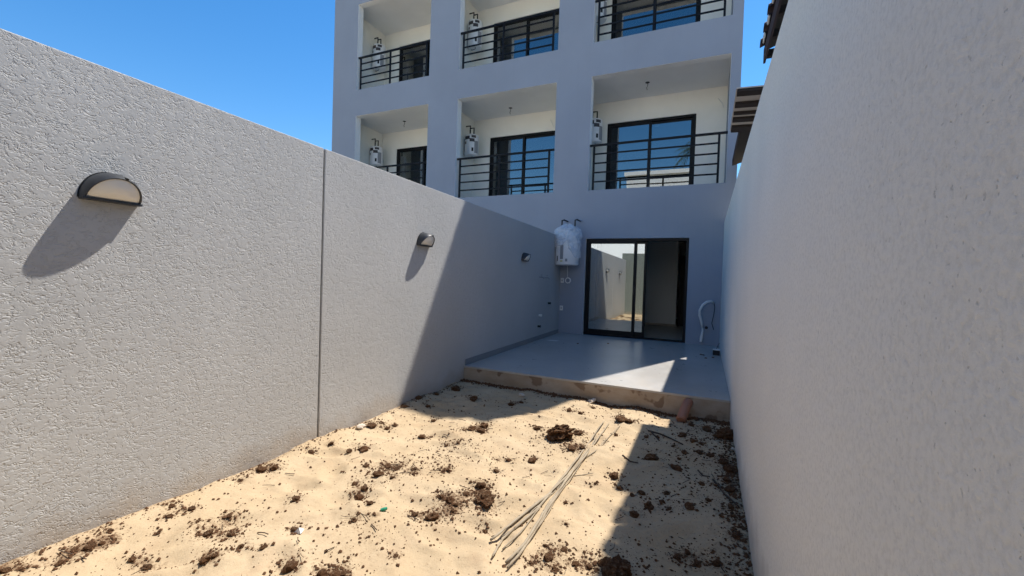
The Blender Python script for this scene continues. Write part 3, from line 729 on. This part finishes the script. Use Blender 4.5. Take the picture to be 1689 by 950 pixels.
# tiny crumbs and straw: uncountable
b = MB(); rnd = random.Random(3)
def crumb(x, y, r):
    z = soil_height(x, y)+r*.3; vs = []
    for d in ((1,0,0),(-1,0,0),(0,1,0),(0,-1,0),(0,0,1),(0,0,-1)):
        k = r*rnd.uniform(.6, 1.25); vs.append((x+d[0]*k, y+d[1]*k, z+d[2]*k*.75))
    b.add(vs, [(0,2,4),(2,1,4),(1,3,4),(3,0,4),(2,0,5),(1,2,5),(3,1,5),(0,3,5)])
cnt = 0
while cnt < 15000:
    x = rnd.uniform(-3.1, RW_X); y = rnd.uniform(.3, SLAB_Y)
    if x < lw_x(y)+.01: continue
    if rnd.random() > soil_amount(x, y)**1.6*.97+.022: continue
    crumb(x, y, .0022+.010*rnd.random()**4.0+.002*rnd.random()); cnt += 1
for _ in range(900):      # along the slab foot
    x = rnd.uniform(lw_x(5), RW_X-.02); crumb(x, SLAB_Y-abs(rnd.gauss(0, .05))-.005, rnd.uniform(.006, .022))
for _ in range(500):      # along the plaster wall
    crumb(RW_X-abs(rnd.gauss(0, .06))-.004, rnd.uniform(.8, SLAB_Y), rnd.uniform(.005, .016))
o = b.build('soil_crumbs', M['crumb']); tag(o, 'tiny dark soil crumbs scattered over the sand', 'crumbs', kind='stuff')
b = MB()
for _ in range(420):
    x = rnd.uniform(-2.9, RW_X-.05); y = rnd.uniform(.6, SLAB_Y-.05)
    if rnd.random() > soil_amount(x, y)+.2: continue
    a = rnd.uniform(0, 6.28); l = rnd.uniform(.02, .09); z = soil_height(x, y)+.006
    pts = [(x+math.cos(a)*l*(t-.5)+rnd.gauss(0, .003), y+math.sin(a)*l*(t-.5)+rnd.gauss(0, .003), z+rnd.uniform(0, .008)) for t in (0, .5, 1)]
    b.tube(pts, rnd.uniform(.0012, .0028), 4)
o = b.build('straw_bits', M['twig']); tag(o, 'short broken straw and root bits scattered on the sand', 'straw', kind='stuff')

Z3 = lambda x, y: (800+x/3.8, 700+y/3.8)
STALKS = [([(745,-10),(600,200),(500,330),(400,450),(280,545),(150,650),(35,745)], .010, 'long pale dry stalk at the outer side of the bundle'),
 ([(775,0),(640,190),(540,310),(420,430),(330,540),(215,640),(110,730),(45,850)], .009, 'dry stalk with a frayed fork within the bundle on the sand'),
 ([(635,170),(560,290),(480,400),(390,530),(330,640),(250,760),(130,885)], .011, 'thick pale dry stalk in the middle of the bundle'),
 ([(700,90),(640,200),(520,350),(410,520),(320,680),(235,800),(140,920)], .010, 'thick dry stalk on the bundle side facing the shade strip'),
 ([(850,10),(790,70),(690,160),(630,215)], .005, 'thin curved twig branching off the upper end of the stalks'),
 ([(680,315),(620,318),(560,327)], .004, 'short thin twig crossing beside the stalk bundle'),
 ([(345,530),(220,690),(110,795)], .006, 'short dry stalk splitting off the lower end of the bundle'),
 ([(420,440),(300,570),(190,660),(100,720)], .005, 'thin dry blade lying under the stalk bundle'),
 ([(690,120),(570,300),(450,470),(360,620),(270,740),(200,830)], .005, 'thin dry rib between the two thick stalks'),
 ([(655,150),(530,320),(430,435),(300,555),(180,665)], .0045, 'thin dry rib along the outer stalk')]
for pts, r, lab in STALKS:
    W3 = []
    for q in pts:
        p = on_sand(*Z3(*q)); W3.append(p+Vector((0, 0, r*.95+random.uniform(0, .012))))
    fine = []
    for i in range(len(W3)-1):
        for t in (0, .25, .5, .75): fine.append(W3[i].lerp(W3[i+1], t)+Vector((random.gauss(0, .0014), random.gauss(0, .0014), random.gauss(0, .001))))
    fine.append(W3[-1]); n = len(fine)
    o = MB().tube(fine, [r*.85*(.4+.6*math.sin(math.pi*min(1, .15+.7*i/n)))*random.uniform(.88, 1.1) for i in range(n)], 7).build('dry_stalk', M['straw'], smooth=True)
    tag(o, lab, 'stalk', 'bundle of dry stalks')
TW = [([(1025,35),(1100,65),(1170,95),(1240,130)], .009, 'long dark twig in the shade strip near the orange pipe'), ([(1035,40),(1065,75),(1092,105)], .008, 'short dark twig crossing the long one in shade'),
      ([(860,222),(910,235),(960,245)], .006, 'thin dark twig just inside the shade strip edge'), ([(1335,290),(1365,325),(1410,330)], .006, 'curved dark root bit in the shade strip'), ([(1430,350),(1500,440),(1590,520)], .008, 'dark root running to the foot of the plaster wall')]
for pts, r, lab in TW:
    W3 = [on_sand(*Z3(*q))+Vector((0, 0, r*.8)) for q in pts]
    o = MB().tube(W3, [r, r*.9]+[r*.7]*(len(W3)-2), 6).build('twig', M['twig']); tag(o, lab, 'twig')
p = on_sand(633, 843); o = MB().tube([(-.018,-.006,.010), (.0,0,.011), (.018,.007,.012)], [.009,.011,.008], 10).build('glass_shard', M['green']); o.location = p; o.rotation_euler = (0, 0, .6); tag(o, 'small bright green piece on the sunlit sand', 'litter')
p = on_sand(493, 879); o = MB().add([(-.02,-.015,.004),(.025,-.01,.006),(.02,.018,.018),(-.018,.015,.014),(0,0,.03)], [(0,1,4),(1,2,4),(2,3,4),(3,0,4),(3,2,1,0)]).build('paper_bit', M['white_plastic']); o.location = p; tag(o, 'small white scrap beside a clod on the sunlit sand', 'litter')

# ------------------------------------------------------------------ neighbour beyond the plaster wall
nh = empty('neighbour_house', (2.6, 5, -.25)); tag(nh, 'neighbouring house with dark tiled eaves showing over the plaster wall', 'house')
def npart(name, b, mt, **kw): return child(b.build(name, mt, **kw), nh)
nh_loc = nh.location
def child(o, p):
    o.parent = p; o.matrix_parent_inverse = Matrix.Translation(-Vector(p.location)); return o
EX, EZ = .535, 4.49              # main eave edge
npart('wall', MB().box((1.05, .4, -.25), (5.2, 6.5, EZ-.05)), M['neigh'])
slope = .42
def zr(x): return EZ+(x-EX)*slope
b = MB(); ya, yb = .1, 6.42
b.add([(EX+.05,ya,zr(EX+.05)-.03),(3.1,ya,zr(3.1)-.03),(3.1,yb,zr(3.1)-.03),(EX+.05,yb,zr(EX+.05)-.03),(EX+.05,ya,zr(EX+.05)+.03),(3.1,ya,zr(3.1)+.03),(3.1,yb,zr(3.1)+.03),(EX+.05,yb,zr(EX+.05)+.03)],
      [(0,3,2,1),(4,5,6,7),(0,1,5,4),(1,2,6,5),(2,3,7,6),(3,0,4,7)])
npart('roof', b, M['rust'])
def barrel(x0, x1, y, w, zf, mt='tile'):
    b = MB(); n = 8; vs = []
    for (x, s) in ((x0, 1.), (x1, .85)):
        for i in range(n+1):
            a = math.pi*i/n; vs.append((x, y-math.cos(a)*w*s, zf(x)+math.sin(a)*w*.75*s))
        for i in range(n+1):
            a = math.pi*i/n; vs.append((x, y-math.cos(a)*(w-.014)*s, zf(x)+math.sin(a)*(w-.014)*.75*s))
    m_ = n+1; fs = []
    for i in range(n): fs += [(i, i+1, 2*m_+i+1, 2*m_+i), (m_+i+1, m_+i, 3*m_+i, 3*m_+i+1), (i+1, i, m_+i, m_+i+1), (2*m_+i, 2*m_+i+1, 3*m_+i+1, 3*m_+i)]
    b.add(vs, fs); return b
y = ya+.1; k = 0
while y < yb:
    npart('roof_tile', barrel(EX-.02*(k % 2), EX+.55, y, .085, lambda x: zr(x)+.032), M['tile'], smooth='auto'); y += .185; k += 1
npart('fascia', MB().box((EX+.03, ya, EZ-.17), (EX+.055, yb, EZ+.012)), M['tile'])
for i in range(9):
    y = 2.6+i*.47; npart('rafter_tail', MB().box((EX+.06, y, EZ-.11), (1.05, y+.07, EZ-.02)), M['rust'])
for i in range(6):
    y = 4.0+i*.42; npart('mortar_bed', MB().box((EX+.0, y, EZ+.013), (EX+.02, y+.17, EZ+.10)), M['mortar'], bevel=.01)
# lean-to with slatted underside
LX, LZ = .205, 3.42
lt = empty('lean_to_roof', (LX, 5.5, LZ)); tag(lt, 'ribbed lean-to roof with dark battens jutting over the plaster wall top', 'roof')
b = MB(); ya2, yb2 = 4.9, 6.2
b.add([(LX,ya2,LZ),(1.4,ya2,LZ-.06),(1.4,yb2,LZ-.06),(LX,yb2,LZ),(LX,ya2,LZ+.012),(1.4,ya2,LZ-.048),(1.4,yb2,LZ-.048),(LX,yb2,LZ+.012)], [(0,3,2,1),(4,5,6,7),(0,1,5,4),(1,2,6,5),(2,3,7,6),(3,0,4,7)])
child(b.build('roof_sheet', M['tan_sheet']), lt)
for (q, w) in ((.0,.13), (.34,.11), (.62,.05), (.80,.11), (1.08,.2)):
    b = MB(); y = ya2+q; h = .03
    b.add([(LX+.01,y,LZ-h),(1.39,y,LZ-.06-h),(1.39,y+w,LZ-.06-h),(LX+.01,y+w,LZ-h),(LX+.01,y,LZ-.002),(1.39,y,LZ-.062),(1.39,y+w,LZ-.062),(LX+.01,y+w,LZ-.002)], [(0,3,2,1),(4,5,6,7),(0,1,5,4),(1,2,6,5),(2,3,7,6),(3,0,4,7)])
    child(b.build('batten', M['rust']), lt)
for yy in (5.05, 6.2): child(MB().box((1.2, yy, -.25), (1.3, yy+.1, LZ+.1)).build('post', M['rust']), lt)
# low tiled shed roof farther along
SX, SZ = .40, 3.80
sh = empty('shed_roof', (SX, 8, SZ)); tag(sh, 'low tiled roof between the lean-to and the apartment building', 'roof')
zs_ = lambda x: SZ+(x-SX)*.3
b = MB(); ya3, yb3 = 6.9, 9.3
b.add([(SX-.021,ya3,zs_(SX)-.05),(2.4,ya3,zs_(2.4)-.05),(2.4,yb3,zs_(2.4)-.05),(SX-.021,yb3,zs_(SX)-.05),(SX-.021,ya3,zs_(SX)),(2.4,ya3,zs_(2.4)),(2.4,yb3,zs_(2.4)),(SX-.021,yb3,zs_(SX))], [(0,3,2,1),(4,5,6,7),(0,1,5,4),(1,2,6,5),(2,3,7,6),(3,0,4,7)])
child(b.build('roof_deck', M['rust']), sh)
child(MB().box((SX-.03, ya3, SZ-.05), (SX-.022, yb3, SZ+.065)).build('fascia', M['tile']), sh)  # strip added to straighten the tiles' cast shadow; deck extended to meet it
y = ya3+.1; k = 0
while y < yb3:
    child(barrel(SX+random.uniform(-.02, .02), SX+.5, y, .085, lambda x: zs_(x)+.01).build('roof_tile', M['tile'], smooth='auto'), sh); y += .19; k += 1
child(MB().box((.75, ya3+.1, -.25), (2.3, yb3-.1, SZ)).build('wall', M['neigh']), sh)

# ------------------------------------------------------------------ behind the camera, mirrored in the glass
wh = empty('white_house', (1, -8, -.25)); tag(wh, 'plain white house mirrored in the balcony door glass', 'house')
child(MB().box((-5.2, -14, -.25), (7, -7.6, 8.7)).build('wall', M['white_paint']), wh)
child(MB().box((-11, -13.5, -.25), (-5.201, -7.7, 4.6)).build('annex_wall', M['white_paint']), wh)
child(MB().box((-5.35, -14.1, 8.701), (7.15, -7.45, 8.95)).build('parapet', M['white_paint']), wh)
pt = empty('palm_tree', (-1.5, -16.5, -.25)); tag(pt, 'tall palm tree mirrored in the balcony door glass', 'palm')
pts = [(0.25*math.sin(i*.3), .0, i*1.3) for i in range(11)]
MB().tube(pts, [.22-.008*i for i in range(11)], 12).build('trunk', M['bark'], pt)
b = MB(); top = Vector(pts[-1]); rnd = random.Random(5)
for i in range(38):
    a = rnd.uniform(0, 6.28); el = rnd.uniform(-.9, 1.1); L = rnd.uniform(1.5, 2.1); dirh = Vector((math.cos(a), math.sin(a), 0)); side = Vector((-math.sin(a), math.cos(a), 0))
    prev = top
    for s in range(1, 11):
        t = s/10; p = top+dirh*(L*t*math.cos(el*.7))+Vector((0, 0, L*(t*math.sin(el)-.75*t*t)))
        for sg in (-1, 1):
            l = .55*math.sin(math.pi*min(.95, t*.9+.1)); tip = p+side*sg*l*.7+Vector((0, 0, -l*.55))+dirh*l*.4
            b.add([p-dirh*.03, p+dirh*.03, tip], [(0, 1, 2)])
        b.tube([prev, p], .012, 4, False); prev = p
b.build('crown', M['frond'], pt)
tag(bld, 'three-storey grey apartment building with deep balconies and black railings', 'building')
